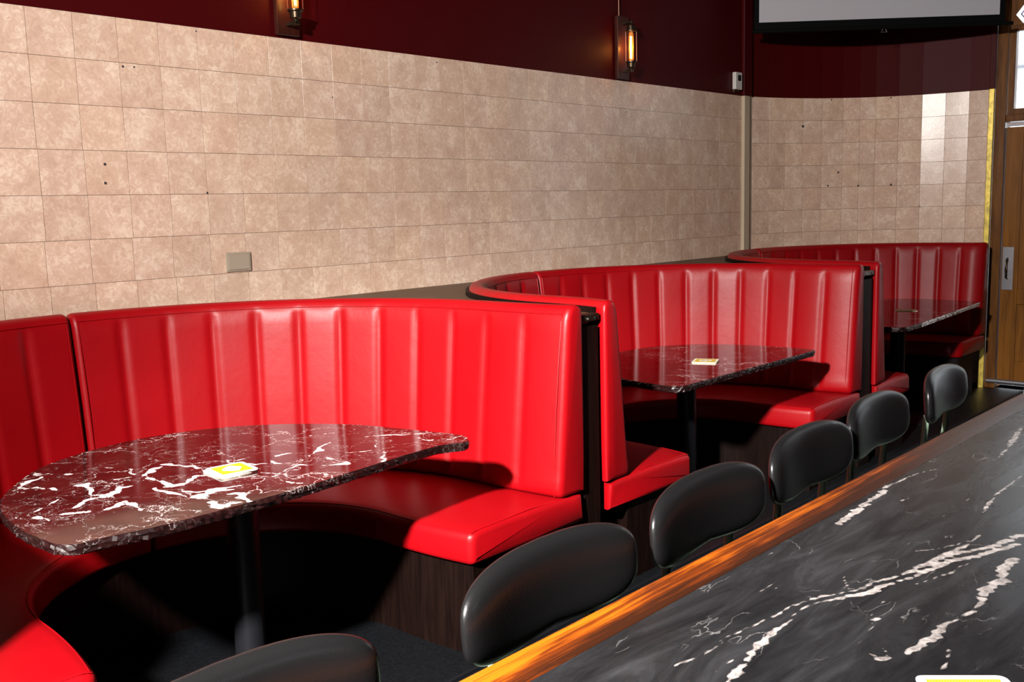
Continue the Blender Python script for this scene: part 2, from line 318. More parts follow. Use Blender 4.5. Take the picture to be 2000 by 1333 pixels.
# ------------------------------------------------------------------ room shell
XW = -3.81; ZT = 2.2817; TS = .1723; TSY = .1717
struct(MB().box(XW-.3, XR+.1, YB-.1, YE+.2, -.1, 0).build('floor', 'floor'))
struct(MB().box(XW-.3, XR+.1, YB-.1, YE+.2, ZC, ZC+.1).build('ceiling', 'ceil'))
wl = struct(MB().box(XW-.2, XW-.0012, YB, 6.70, 0, ZT).build('wall_left', 'grout'))
up = MB().box(XW-.2, XW-.001, YB, 6.70, ZT, ZC).build('upper_wall', 'maroon', wl)
def holed_wall(name, axis, lo, hi, p0, p1, wins):
    """wall along x (axis 0) or y (axis 1) with openings (a, b, z0, z1)"""
    mb = MB(); e = [lo]+[q for w in wins for q in w[:2]]+[hi]
    def bx(a, b_, z0, z1): mb.box(a, b_, p0, p1, z0, z1) if axis == 0 else mb.box(p0, p1, a, b_, z0, z1)
    for k in range(0, len(e), 2): bx(e[k], e[k+1], 0, ZC)
    for a, b_, z0, z1 in wins: bx(a, b_, 0, z0); bx(a, b_, z1, ZC)
    return struct(mb.build(name, 'maroon'))
NW = [0]
def window(axis, p, face, a, b_, z0, z1, glaze=True):
    NW[0] += 1; q = p+face*.07
    def bx(mb, a0, a1, d0, d1, c0_, c1_): return mb.box(a0, a1, q+d0, q+d1, c0_, c1_) if axis == 0 else mb.box(q+d0, q+d1, a0, a1, c0_, c1_)
    w = struct(bx(MB(), a, b_, -.004, .004, z0, z1).build('window_%d' % NW[0], 'glass'))
    f = MB(); zm = z0+(z1-z0)*.7
    for g in ((a, a+.05, z0, z1), (b_-.05, b_, z0, z1), (a, b_, z0, z0+.05), (a, b_, z1-.05, z1), (a, b_, zm-.025, zm+.025)): bx(f, g[0], g[1], -.03, .03, g[2], g[3])
    f.build('window_frame', 'doorwood', w)
    pp = p+face*.17
    if axis == 0: portal(((a+b_)/2, pp, (z0+z1)/2), (PI/2 if face < 0 else -PI/2, 0, 0), b_-a, z1-z0)
    else: portal((pp, (a+b_)/2, (z0+z1)/2), (0, PI/2, 0), z1-z0, b_-a)
WIN_B = [(-.4, .3, 2.2, 4.3)]
WIN_R = [(2.8, 3.2, 2.2, 4.0)]
WIN_E = [(-1.12, -.35, .12, 3.2)]
holed_wall('wall_back', 0, XW-.2, XR, YB-.15, YB, WIN_B)
holed_wall('wall_side', 1, YB, YE+.2, XR, XR+.15, WIN_R)
for w in WIN_B: window(0, YB, -1, *w)
for w in WIN_R: window(1, XR, 1, *w)

# curved end wall with its tiles
PX = [1469, 1503, 1534, 1569, 1606, 1647, 1680, 1711, 1756, 1802, 1848, 1894, 1932]
PY = [188, 189.5, 190.3, 190.6, 190.4, 190, 188.8, 187.5, 185.5, 183.5, 181.2, 178.8, 176.5]
ARC = [np.array(at(x, y, 2.29)) for x, y in zip(PX, PY)]
def offs(pts, d):
    out = []
    for i, p in enumerate(pts):
        t = pts[min(i+1, len(pts)-1)]-pts[max(i-1, 0)]; t = t/np.linalg.norm(t); nrm = np.array([t[1], -t[0]]); out.append(p+nrm*d)
    return out                               # +d is into the room
PHI = [74, 69, 63.5, 58, 51, 44, 38, 32, 26, 17, 13, 9]; q_ = ARC[0].copy(); A2 = [q_]
for j in range(12):          # the wall bends evenly: same joints, smooth tangent
    tt = np.array([math.cos(math.radians(PHI[j])), math.sin(math.radians(PHI[j]))]); dd_ = ARC[j+1]
    ab = np.linalg.solve(np.array([[tt[0], -dd_[0]], [tt[1], -dd_[1]]]), -q_); q_ = q_+ab[0]*tt; A2.append(q_)
ARC = A2; ARCX = ARC
def strip(name, pts, d0, d1, z0, z1, mat, parent=None):
    a = offs(pts, d0); c = offs(pts, d1)
    return MB().prism([tuple(p) for p in a]+[tuple(p) for p in c[::-1]], z0, z1).build(name, mat, parent)
wc = struct(strip('wall_right', ARCX, .0008, -.15, 0, ZT+.005, 'grout'))
strip('upper_wall', ARCX, -.001, -.15, ZT+.005, ZC, 'maroon', wc)

def tile_mesh(w, h, t, name):
    bm = bmesh.new(); bmesh.ops.create_cube(bm, size=1)
    for v in bm.verts: v.co = Vector((v.co.x*t, v.co.y*w, v.co.z*h))
    ed = [e for e in bm.edges if all(v.co.x > 0 for v in e.verts)]
    bmesh.ops.bevel(bm, geom=ed, offset=.0003, segments=1, affect='EDGES')
    bm.verts.ensure_lookup_table()
    bot = [f for f in bm.faces if all(v.co.x < 0 for v in f.verts)]
    bmesh.ops.delete(bm, geom=bot, context='FACES')
    me = bpy.data.meshes.new(name); bm.to_mesh(me); bm.free(); me.materials.append(M['tile']); return me
tm = tile_mesh(TSY-.0016, TS-.0016, .008, 'tile')
first = True
for r in range(7):
    z = ZT-(r+.5)*TS
    sh = [0, 0, 0, .002, .003, -.004, .003][r]
    for j in range(-3, 30):
        y = 1.4751+(j+.5)*TSY+sh
        if y+TSY/2 > 6.62: continue
        o = bpy.data.objects.new('tile', tm); C.objects.link(o); o.parent = wl
        o.location = (XW-.004+rng.normal()*.00012, y, z)
        o.rotation_euler = (rng.normal()*.0012, rng.normal()*.0015, rng.normal()*.0015)
# column 30: cut tiles beside the corner
tm2 = tile_mesh(.143, TS-.0016, .008, 'tile')
for r in range(7):
    o = bpy.data.objects.new('tile', tm2); C.objects.link(o); o.parent = wl; o.location = (XW-.004, 6.527, ZT-(r+.5)*TS)
TR = .1735
for j in range(12):
    a, c = ARC[j], ARC[j+1]; w = np.linalg.norm(c-a); tm3 = tile_mesh(w-.0016, TR-.0018, .008, 'tile')
    t = (c-a)/w; ang = math.atan2(-t[0], t[1])   # local +y along t, local +x = room normal
    nrm = np.array([t[1], -t[0]]); mid = (a+c)/2
    for r in range(7 if j < 11 else 13):
        o = bpy.data.objects.new('tile', tm3); C.objects.link(o); o.parent = wc
        o.location = (mid[0]-nrm[0]*.002, mid[1]-nrm[1]*.002, ZT+.005-(r+.5)*TR)
        o.rotation_euler = (rng.normal()*.001, rng.normal()*.004, ang+rng.normal()*.004)
# small drill holes and stains left on the tiles
def mark_left(px, py, r):
    d = RC @ np.array([px-1000, py-666.5, FPX]); t_ = XW/d[0]; p = d*t_+np.array([0, 0, CAMH])
    MB().tube([(XW-.0005, p[1], p[2]), (XW+.0006, p[1], p[2])], r, 8).build('screw_hole', 'darkspot', wl)
for px, py, r in [(383, 61, .0035), (649, 190, .003), (240, 130, .005), (262, 131, .004), (205, 321, .006), (206, 358, .006), (405, 377, .005), (853, 122, .004), (1223, 219, .004), (1430, 376, .005)]: mark_left(px, py, r)
def mark_right(px, py, r):
    j = max(k for k in range(12) if PX[k] <= px); a, c = ARC[j], ARC[j+1]; t_ = (c-a)/np.linalg.norm(c-a); nr = np.array([t_[1], -t_[0]])
    d = RC @ np.array([px-1000, py-666.5, FPX]); q = (a@nr)/(d[:2]@nr); p = d[:2]*q; z = CAMH+d[2]*q
    MB().tube([(*(p+nr*.001), z), (*(p+nr*.003), z)], r, 8).build('screw_hole', 'darkspot', wc)
for px, py, r in [(1568, 247, .011), (1617, 363, .007), (1676, 363, .008), (1740, 361, .009), (1637, 337, .008), (1624, 195, .006), (1740, 191, .006)]: mark_right(px, py, r)
# corner trim
c0 = ARC[0]
t1 = struct(MB().box(XW-.01, XW+.025, 6.60, 6.68, 0, ZT).box(XW-.01, XW+.008, 6.68, 6.73, 0, ZT).build('trim_1', 'cream', None, False, .003))
t1b = struct(MB().box(XW-.01, XW+.022, 6.60, 6.72, ZT, ZC).build('trim_2', 'maroon', None, False, .006))
# brass strip closing the tiled curve, painted strip above it
e0 = ARC[-1]; et = (ARC[-1]-ARC[-2]); et /= np.linalg.norm(et); en = np.array([et[1], -et[0]])
def quadbox(p, t, n, w, d0, d1, z0, z1, name, mat, parent=None, bev=0):
    a = [p+n*d0, p+t*w+n*d0, p+t*w+n*d1, p+n*d1]
    return MB().prism([tuple(q) for q in a], z0, z1).build(name, mat, parent, False, bev)
struct(quadbox(e0, et, en, .040, -.20, .012, 0, ZT+.01, 'trim_3', 'yellowbrass', None, .004))
struct(quadbox(e0, et, en, .040, -.20, .006, ZT+.01, ZC, 'trim_4', 'maroon', None, .003))

# ------------------------------------------------------------------ door in the end wall
DX0 = e0[0]+et[0]*.04-.004; DY = YE+.03
holed_wall('wall_end', 0, DX0, XR, DY, DY+.15, [(DX0, DX0+1.25, 0, 3.25)]+WIN_E)
for w in WIN_E: window(0, DY, 1, *w)
dr = struct(MB().box(DX0, DX0+.075, DY-.03, DY+.10, 0, 3.25).box(DX0+1.15, DX0+1.25, DY-.03, DY+.10, 0, 3.25)
    .box(DX0+.075, DX0+1.15, DY-.02, DY+.10, 2.04, 2.09).box(DX0+.075, DX0+1.15, DY-.03, DY+.10, 3.17, 3.25).build('door_1', 'doorwood', None, False, .004))
def fr(x0, x1, z0, z1, w, y0, y1, name, mat, bev=.003):
    return MB().box(x0, x0+w, y0, y1, z0, z1).box(x1-w, x1, y0, y1, z0, z1).box(x0+w, x1-w, y0, y1, z0, z0+w).box(x0+w, x1-w, y0, y1, z1-w, z1).build(name, mat, dr, False, bev)
fr(DX0+.072, DX0+1.153, 2.085, 2.75, .05, DY, DY+.06, 'transom_frame', 'doorwood')
MB().box(DX0+.12, DX0+1.10, DY+.03, DY+.036, 2.13, 2.70).build('transom_pane', 'glass', dr)
MB().box(DX0+.075, DX0+1.15, DY-.01, DY+.05, 2.74, 3.17).build('transom_board', 'doorwood', dr)
sash = MB().box(DX0+.08, DX0+.20, DY+.0, DY+.05, .03, 2.0).box(DX0+1.03, DX0+1.15, DY, DY+.05, .03, 2.0).box(DX0+.20, DX0+1.03, DY, DY+.05, .03, .22).box(DX0+.20, DX0+1.03, DY, DY+.05, .66, .78).box(DX0+.20, DX0+1.03, DY, DY+.05, 1.88, 2.0).build('door_leaf', 'doorpanel', dr, False, .005)
for z0, z1 in ((.22, .66), (.78, 1.88)):
    MB().box(DX0+.20, DX0+1.03, DY+.016, DY+.035, z0, z1).build('door_panel', 'doorpanel', sash)
MB().box(DX0+.085, DX0+1.15, DY-.012, DY+.0, 2.005, 2.035).build('weather_strip', 'steel', dr, False, .002)
hp = MB().box(DX0+.088, DX0+.168, DY-.004, DY, .77, 1.10).build('push_plate', 'steel', dr, False, .002)
MB().tube([(DX0+.128, DY-.006, .86), (DX0+.128, DY-.038, .87), (DX0+.128, DY-.046, .93), (DX0+.128, DY-.038, 1.0), (DX0+.128, DY-.006, 1.01)], .009, 10).build('pull_handle', 'bronze', hp, True)
MB().tube([(DX0+.02, DY-.045, .06), (DX0+1.1, DY-.045, .06)], .018, 10).build('draught_bar', 'steel', dr, True)
portal((DX0+.6, DY+.12, 2.42), (-PI/2, 0, 0), 1.0, .6)
# hexagonal hanging sign in front of the transom
sg = thing('hexagonal_sign', 'white hexagonal sign with a purple outline hanging above the glazed door', 'sign', (DX0+.243, DY-.10, 2.80))
MB().prism([(.100*math.cos(k*PI/3), .074*math.sin(k*PI/3)) for k in range(6)], -.006, .006).build('sign_plate', 'sign', sg).rotation_euler = (PI/2, 0, 0)
def hexring(r0, r1, z0, z1):
    mb = MB(); n = 6
    for k in range(6):
        a, c = k*PI/3, (k+1)*PI/3
        mb.prism([(r0*math.cos(a), r0*.74*math.sin(a)), (r1*math.cos(a), r1*.74*math.sin(a)), (r1*math.cos(c), r1*.74*math.sin(c)), (r0*math.cos(c), r0*.74*math.sin(c))], z0, z1)
    return mb
hexring(.060, .069, .006, .0075).build('purple_outline', 'lilac', sg).rotation_euler = (PI/2, 0, 0)
MB().tube([(-.05, 0, .066), (-.05, .0, .3), (-.05, .095, .34)], .003, 6).tube([(.05, 0, .066), (.05, .0, .3), (.05, .095, .34)], .003, 6).build('hanging_wire', 'steel', sg)
# what stands across the street, seen through the transom
fc = thing('street_building', 'pale rendered building front seen through the glass above the door', 'building', (0, 0, 0))
MB().box(-14, 6, 16, 17, 0, 7.5).build('wall', 'facade', fc)
MB().box(-14, 6, 15.6, 16.0, 3.35, 3.5).box(-14, 6, 15.8, 16.0, 4.6, 4.7).build('cornice', 'facadegrey', fc)
struct(MB().box(-30, 30, 8.5, 40, -.2, -.12).build('ground', 'pave'))

# ------------------------------------------------------------------ banquette booths
# (centre x, centre y, outer arc radius, outer half width at the front, inner arc radius, inner half width at the front)
XF = -2.205
BOOTHS = [(-2.60, 1.50, 1.180, 1.215, .575, .617), (-2.53, 3.985, 1.10, 1.150, .52, .560), (-2.50, 6.545, 1.20, 1.245, .675, .730)]
BLAB = ['nearest red channel-tufted horseshoe booth beside the tiled wall, round the veined marble table',
        'middle red channel-tufted horseshoe booth between the two dark divider posts',
        'farthest red horseshoe booth in the curved tiled corner beside the wooden door']
def station(B, s):
    """s from -1 (left front end) over 0 (back middle) to 1 (right front end): outer point, inward unit direction, distance to the inner line, outer arc length"""
    cx, cy, R, hf, ri, hi = B; sg_ = 1 if s >= 0 else -1; a = abs(s)
    la = R*PI/2; ls = (-2.395 if (s > 0 and cy > 6) else XF)-cx; tot = la+ls; d = a*tot
    if d <= la:
        th = d/R; O = np.array([cx-R*math.cos(th), cy+sg_*R*math.sin(th)]); I = np.array([cx-ri*math.cos(th), cy+sg_*ri*math.sin(th)])
    else:
        u = (d-la)/ls; e = u*u
        O = np.array([cx+ls*u, cy+sg_*(R+(hf-R)*e)]); I = np.array([cx+ls*u, cy+sg_*(ri+(hi-ri)*e)])
    w = np.linalg.norm(I-O); return O, (I-O)/w, w, tot
def sweep(B, s0, s1, section, name, mat, parent, n, rnd=.0, disp=None):
    """section(w) -> closed loop of (u, z); disp(arc, k, z) -> extra u"""
    V = []; F = []; tot = station(B, s0)[3]; L0 = abs(s1-s0)*tot
    ss = []
    k = 8
    if rnd:
        for i in range(k): ss.append(rnd*(1-math.cos(PI/2*i/k)) if False else rnd*i/k)
    body = np.linspace(rnd if rnd else 0, L0-(rnd if rnd else 0), n); ss += list(body)
    if rnd:
        for i in range(k-1, -1, -1): ss.append(L0-rnd*i/k)
    m = None
    for d in ss:
        s = s0+(s1-s0)*d/L0; O, nn, w, _ = station(B, s); sec = section(w); m = len(sec)
        e = min(d, L0-d); ins = 0
        if rnd and e < rnd: ins = rnd-math.sqrt(max(0, rnd*rnd-(rnd-e)**2))
        P = np.array(sec); 
        if ins:
            nx = np.roll(P, -1, 0)-np.roll(P, 1, 0); nl = np.linalg.norm(nx, axis=1)[:, None]; nx = nx/np.maximum(nl, 1e-9)
            nr = np.stack([-nx[:, 1], nx[:, 0]], 1); c = P.mean(0)
            sgn = np.sign(((c-P)*nr).sum(1)); sgn = 1 if sgn.sum() > 0 else -1
            P = P+nr*sgn*ins*.9
        for (u, z) in P:
            du = disp(d, L0, u, z, w) if disp else 0
            p = O+nn*(u+du); V.append((p[0], p[1], z))
    for i in range(len(ss)-1):
        for j in range(m): F.append((i*m+j, i*m+(j+1) % m, (i+1)*m+(j+1) % m, (i+1)*m+j))
    F.append(tuple(range(m))[::-1]); F.append(tuple((len(ss)-1)*m+j for j in range(m)))
    o = fixn(obj(name, V, F, mat, parent)); o.data.polygons.foreach_set('use_smooth', [True]*len(o.data.polygons)); o.data.set_sharp_from_angle(angle=math.radians(50))
    return o
ZB = 1.146
def back_section(w):
    pts = [(.004, .452), (.0, .60), (0, .80), (0, 1.0), (0, 1.10), (.003, 1.128), (.012, 1.141), (.026, ZB), (.044, ZB+.001), (.060, 1.143), (.073, 1.132), (.081, 1.112)]
    for z in np.linspace(1.095, .52, 14): t = (1.112-z)/(1.112-.50); pts.append((.083+.062*t, z))
    pts += [(.149, .49), (.148, .468), (.140, .455), (.125, .450), (.06, .450)]
    return pts
def seat_section(w):
    pts = [(.02, .335), (.02, .44)]
    for t in np.linspace(.1, .93, 9): pts.append((w*t, .446+.006*math.sin(PI*t)))
    pts += [(w-.022, .444), (w-.010, .438), (w-.002, .427), (w, .412), (w+.001, .38), (w, .350), (w-.004, .338), (w-.014, .332), (w*.5, .332)]
    return pts
NCH = 12
def chan(d, L0, u, z, w, flip=False):
    if u < .078 or z > 1.118: return 0
    h = min(1, max(0, (1.118-z)/.035)); h = h*h*(3-2*h)*min(1, max(0, (z-.462)/.03))
    t = (d/L0*NCH) % 1.0; i = int(d/L0*NCH)
    q = min(t, 1-t); g = min(1, q/.17); g = g*g*(3-2*g)
    if (i == 0 and t < .5) or (i >= NCH-1 and t > .5): g = 1
    return h*(.0085*g-.008+.0045*4*t*(1-t))
def wave(d, L0, u, z, w):
    return 0
def piping(B, s, sec_pts, name, parent, r=.0028, inset=.9):
    O, nn, w, _ = station(B, s)
    pts = [(*(O+nn*u), z) for u, z in sec_pts]
    return MB().tube(pts, r, 6).build(name, 'vinyl', parent, True)
for bi, B in enumerate(BOOTHS):
    t = thing('banquette_booth', BLAB[bi], 'booth', (B[0]-B[2]+.3, B[1], 0), 0, None)
    t.location = (0, 0, 0)
    g = .004/2.2
    for s0, s1 in ((1, g), (-1, -g)):
        tot = station(B, s0)[3]
        pad = sweep(B, s0, s1, back_section, 'backrest', 'vinyl', t, NCH*16+1, .022, chan)
        # top seam of the upholstery, just under the rim, and end seam
        s_e = s0*(1-.030/tot)
        V = []
        for d in np.linspace(.03, tot-.02, 80):
            O, nn, w, _ = station(B, s0*(1-d/tot)); p = O+nn*.0825; V.append((p[0], p[1], 1.1165))
        MB().tube(V, .0018, 5).build('seam', 'vinyl', pad, True)
        piping(B, s_e, [(.070, 1.137), (.0825, 1.11)]+[(.0845+.062*q+.006*math.sin(PI*q), 1.112-.612*q) for q in np.linspace(.03, .98, 12)]+[(.150, .48), (.144, .456)], 'seam', pad, .0022)
        # double seam where the two halves meet
        piping(B, s0*.022/tot*1.0, [(.0825, 1.11)]+[(.0845+.062*q+.006*math.sin(PI*q), 1.112-.612*q) for q in np.linspace(.03, .98, 12)], 'seam', pad, .0022)
        sp = sweep(B, s0*1.0, s1, seat_section, 'seat', 'vinyl', t, 70, .026)
        V = []
        for d in np.linspace(.02, tot-.02, 70):
            O, nn, w, _ = station(B, s0*(1-d/tot)); p = O+nn*(w-.016); V.append((p[0], p[1], .4425))
        MB().tube(V, .0018, 5).build('seam', 'vinyl', sp, True)
        O, nn, w, _ = station(B, s0*(1-.014/tot)); V = [(*(O+nn*u), z) for u, z in [(.16, .4455), (w*.5, .4525), (w-.03, .4455), (w-.012, .4405)]]
        MB().tube(V, .0018, 5).build('seam', 'vinyl', sp, True)
    sweep(B, -1+.03/tot, 1-.03/tot, lambda w: [(.16, 0), (.16, .333), (w-.035, .333), (w-.035, 0)], 'seat_base', 'darkwood', t, 60)
    sweep(B, -1+.05/tot, 1-.05/tot, lambda w: [(-.014, .34), (-.014, 1.122), (-.001, 1.122), (-.001, .34)], 'back_shell', 'darkwood', t, 90)

# ledges (tops of the carcass between booths and wall) and the dark posts between the booths
def outer_pts(B, sgn, x_stop=XF-.02, n=30, off=.016):
    pts = []
    for s in np.linspace(0.0, 1, n):
        O, nn, w, _ = station(B, s*sgn); p = O-nn*off
        if p[0] > x_stop: break
        pts.append(p)
    return pts
def ledge(b0, b1, label, wallpts):
    pts = []
    if b0 is not None: pts += [tuple(p) for p in outer_pts(BOOTHS[b0], 1)]
    if b1 is not None: pts += [tuple(p) for p in outer_pts(BOOTHS[b1], -1)[::-1]]
    pts += wallpts
    pts = [(max(p[0], XW+.002), p[1]) for p in pts]
    o = MB().prism(pts, 1.060, 1.100).build('wooden_ledge', 'ledge'); tag(o, label, 'ledge'); return o
ledge(0, 1, 'brown wooden ledge along the tiles behind the nearest and middle booths', [(XW+.002, BOOTHS[1][1]), (XW+.002, BOOTHS[0][1]+.02)])
ledge(1, 2, 'brown wooden ledge along the tiles behind the middle and farthest booths', [(XW+.002, 6.545), (XW+.002, 3.99)])
for k, (b0, b1, lab) in enumerate([(0, 1, 'dark wood divider post between the nearest and the middle red booth'), (1, 2, 'dark wood divider post between the middle and the farthest red booth')]):
    y0 = BOOTHS[b0][1]+BOOTHS[b0][3]+.012; y1 = BOOTHS[b1][1]-BOOTHS[b1][3]-.012
    y0, y1 = y0, max(y1, y0+.03)
    t = thing('divider_post', lab, 'post', (XF-.03, (y0+y1)/2, 0)); of = (XF-.03, (y0+y1)/2, 0)
    MB().box(XF-.045, XF-.022, y0, y1, 0, 1.058).build('post_board', 'darkwood', t, False, .002, of)
    br = MB().box(XF-.055, XF-.016, y0-.002, y1+.002, 1.078, 1.104).build('cap_bracket', 'bronze', t, False, .002, of)
    for q in (.3, .75):
        MB().tube([(XF-.018, y0+(y1-y0)*q, 1.088), (XF-.012, y0+(y1-y0)*q, 1.088)], .0035 if q < .5 else .006, 8).build('screw', 'steel' if q < .5 else 'blackmetal', br, True, 0, of)
# dark base board running below the posts and floor edging
pf = struct(MB().box(XW, -2.175, .2, 7.95, .0, .004).build('trim_5', 'platform'))
struct(MB().box(-2.175, -2.160, -.3, 7.95, .0, .010).build('trim_6', 'blackmetal'))

# ------------------------------------------------------------------ marble tables
def warp(P, amp, seed=1):
    r = np.random.default_rng(seed); Q = P.copy()
    for lam in (.16, .09, .05):
        for k in range(4):
            a = r.random()*2*PI; kv = np.array([math.cos(a), math.sin(a)])*2*PI/lam*(.7+.6*r.random()); ph = r.random(2)*2*PI
            Q = Q+np.stack([np.sin(P@kv+ph[0]), np.sin(P@kv+ph[1])], 1)*amp*lam*.5
    return Q
def seg_dist(P, polys, amp=.05):
    P0 = P; P = warp(P, amp); wm = np.zeros(len(P)); r = np.random.default_rng(5)
    for k in range(7):
        a = r.random()*2*PI; lam = .02+.05*r.random(); wm += np.sin(P0@(np.array([math.cos(a), math.sin(a)])*2*PI/lam)+r.random()*6)
    wm = 1+.20*wm
    best = np.full(len(P), 1.0)
    for poly in polys:
        for (a, wa), (b_, wb_) in zip(poly[:-1], poly[1:]):
            a = np.array(a); b_ = np.array(b_); ab = b_-a; q = P-a
            t = np.clip((q@ab)/max(1e-9, ab@ab), 0, 1); d = np.linalg.norm(q-t[:, None]*ab, axis=1)-(wa+(wb_-wa)*t)*wm
            best = np.minimum(best, d)
    return best
def zz(l, z=.74, k=2.8357, ox=0, oy=560):
    return [(at(ox+x/k, oy+y/k, z), w*.0011) for x, y, w in l]
T1V = [zz(l) for l in [
    [(420, 1105, 3), (470, 1100, 9), (500, 1140, 6), (575, 1160, 2)],
    [(575, 1165, 3), (620, 1150, 13), (680, 1120, 12), (770, 1100, 3)],
    [(440, 1090, 1), (600, 1075, 1.5), (740, 1050, 1)],
    [(780, 1060, 2), (820, 1040, 8), (850, 1010, 7), (900, 995, 3)],
    [(830, 1055, 7), (880, 1075, 6), (930, 1110, 9), (1000, 1090, 9), (1060, 1060, 8), (1130, 1045, 3)],
    [(900, 980, 4), (940, 985, 9), (1010, 985, 4), (1110, 1000, 5)], [(850, 1120, 4), (930, 1140, 6), (1020, 1160, 2), (1060, 1190, 1)],
    [(1010, 1140, 2), (1120, 1135, 8), (1200, 1120, 11), (1310, 1108, 4)],
    [(1095, 1180, 9), (1140, 1155, 14), (1220, 1130, 12), (1280, 1130, 5)],
    [(1270, 1150, 5), (1330, 1150, 12), (1385, 1190, 8)], [(1130, 1200, 6), (1230, 1215, 16), (1280, 1200, 12)],
    [(560, 1245, 2), (660, 1215, 8), (700, 1190, 4), (830, 1240, 2)], [(690, 1200, 4), (810, 1225, 4)],
    [(350, 1262, 4), (470, 1250, 8)], [(390, 1235, 3), (480, 1200, 5), (560, 1165, 4), (640, 1170, 2)],
    [(100, 1110, 4), (130, 1090, 6), (200, 1065, 4), (205, 1030, 2)], [(110, 1112, 5), (200, 1112, 4), (320, 1125, 2)], [(200, 1028, 3), (300, 1040, 1.5), (400, 1035, 2)],
    [(180, 1260, 1), (240, 1225, 1), (330, 1175, 2)], [(220, 1275, 5), (300, 1290, 3)], [(90, 1280, 3), (140, 1282, 3)],
    [(690, 1010, 2), (740, 1045, 3)], [(580, 1005, 1), (630, 1010, 2.5)],
    [(1430, 1028, 1), (1540, 1035, 1.5), (1620, 1005, 3), (1640, 988, 2), (1800, 993, 2), (1930, 975, 6)],
    [(1580, 1075, 3), (1700, 1090, 6)], [(1730, 940, 1), (1780, 910, 4), (1810, 870, 2)], [(1800, 945, 2), (1930, 970, 3)],
    [(1480, 945, 1), (1530, 970, 4), (1560, 985, 2)], [(1290, 970, 1.5), (1360, 955, 3)], [(1240, 960, 1), (1290, 985, 2), (1700, 985, 1.2)],
    [(1530, 935, 2), (1610, 925, 3)], [(1700, 830, 1.5), (1900, 800, 2), (1985, 790, 1)]]]
T1V += [zz(l, .74, 2.8357, 600, 560) for l in [
    [(330, 830, 4), (500, 822, 3), (700, 812, 2)], [(20, 945, 3), (90, 890, 3), (110, 870, 1)], [(130, 990, 3), (220, 970, 8)], [(390, 1010, 4), (430, 960, 3), (420, 920, 1.5), (370, 850, 1)],
    [(640, 850, 2), (700, 850, 4)], [(780, 845, 3), (840, 835, 5)], [(200, 920, .8), (400, 905, 1)], [(0, 830, 2), (60, 825, 2)], [(160, 770, 1), (300, 765, 2), (540, 775, 1)], [(620, 840, .8), (720, 890, 1)]]]
def make_table(cx0, cy, depth, half, p, mat, label, veins, pole, ctrl=None, edge='marble_edge'):
    t = thing('marble_table', label, 'table', (pole[0], pole[1], 0))
    xf = cx0; n = 220; out = []
    for i in range(n):
        th = -PI/2+PI*i/(n-1); c, s = math.cos(th), math.sin(th)
        x = xf-depth*abs(c)**(2/p); y = cy+half*(1 if s > 0 else -1)*abs(s)**(2/p); out.append((x, y))
    # rounded front corners, then the straight front edge
    r = .05
    out = [q for q in out if not (q[0] > xf-r)]
    y_lo = min(q[1] for q in out); y_hi = max(q[1] for q in out)
    for k in range(9): a = PI/2*k/8; out.append((xf-r*.6+r*.6*math.sin(a), y_hi-r+r*math.cos(a)))
    for y in np.linspace(y_hi-r, y_lo+r, 130)[1:-1]: out.append((xf, y))
    for k in range(9): a = PI/2*k/8; out.append((xf-r*1.0+r*1.0*math.cos(a), y_lo+r-r*math.sin(a)))
    if ctrl:
        K = np.array(ctrl); out = []; nk = len(K)
        for i in range(nk):
            a, b_, c_, d_ = K[i-1], K[i], K[(i+1) % nk], K[(i+2) % nk]; ns = max(3, int(np.linalg.norm(c_-b_)/.012))
            for k in range(ns):
                t_ = k/ns; out.append(.5*((2*b_)+(-a+c_)*t_+(2*a-5*b_+4*c_-d_)*t_**2+(-a+3*b_-3*c_+d_)*t_**3))
    out = np.array(out); m = len(out); c = np.array([xf-depth*.42, cy])
    ZTOP = .74
    V = []; F = []; rings = 90
    nj = rng.normal(size=m); 
    for k in range(1, rings+1):
        q = c+(out-c)*(k/rings)*(1 if k < rings else 1.0)
        if k == rings:
            dd = (out-c)/np.linalg.norm(out-c, axis=1)[:, None]; q = out-dd*(.0012+.0015*np.abs(nj))[:, None]
        for a in q: V.append((a[0]-pole[0], a[1]-pole[1], ZTOP))
    V.append((c[0]-pole[0], c[1]-pole[1], ZTOP)); ci = len(V)-1
    for j in range(m): F.append((ci, j, (j+1) % m))
    for k in range(rings-1):
        for j in range(m): F.append((k*m+j, (k+1)*m+j, (k+1)*m+(j+1) % m, k*m+(j+1) % m))
    top = obj('tabletop', V, F, mat, t, True); fixn(top)
    me = top.data; at_ = me.attributes.new('vein', 'FLOAT', 'POINT')
    P = np.array([(v[0]+pole[0], v[1]+pole[1]) for v in V])
    at_.data.foreach_set('value', seg_dist(P, veins) if veins else np.ones(len(V)))
    # rough hewn edge band and underside, joined to the slab
    V2 = []; F2 = []; lev = [(.74, -.0012), (.736, .001), (.729, .003), (.722, .001), (.715, .0), (.711, -.006)]
    dd = (out-c)/np.linalg.norm(out-c, axis=1)[:, None]
    for li, (z, e) in enumerate(lev):
        jit = rng.normal(size=m)*.0022 if li else -.0015*np.abs(nj)
        for a, d_, jt in zip(out, dd, jit): V2.append((a[0]+d_[0]*(e+jt)-pole[0], a[1]+d_[1]*(e+jt)-pole[1], z+(0 if li in (0, 5) else rng.normal()*.0012)))
    for k in range(len(lev)-1):
        for j in range(m): F2.append((k*m+j, k*m+(j+1) % m, (k+1)*m+(j+1) % m, (k+1)*m+j))
    F2.append(tuple((len(lev)-1)*m+j for j in range(m)))
    ed = fixn(obj('rough_edge', V2, F2, edge, top)); ed['label'] = 'rough hewn stone edge'
    MB().lathe([(.048, .012), (.048, .69), (.048, .705)], 32).build('pedestal', 'blackmetal', t, True)
    MB().lathe([(.25, 0), (.25, .008), (.24, .013), (.07, .016), (.055, .03)], 48).build('base_plate', 'blackmetal', t, True)
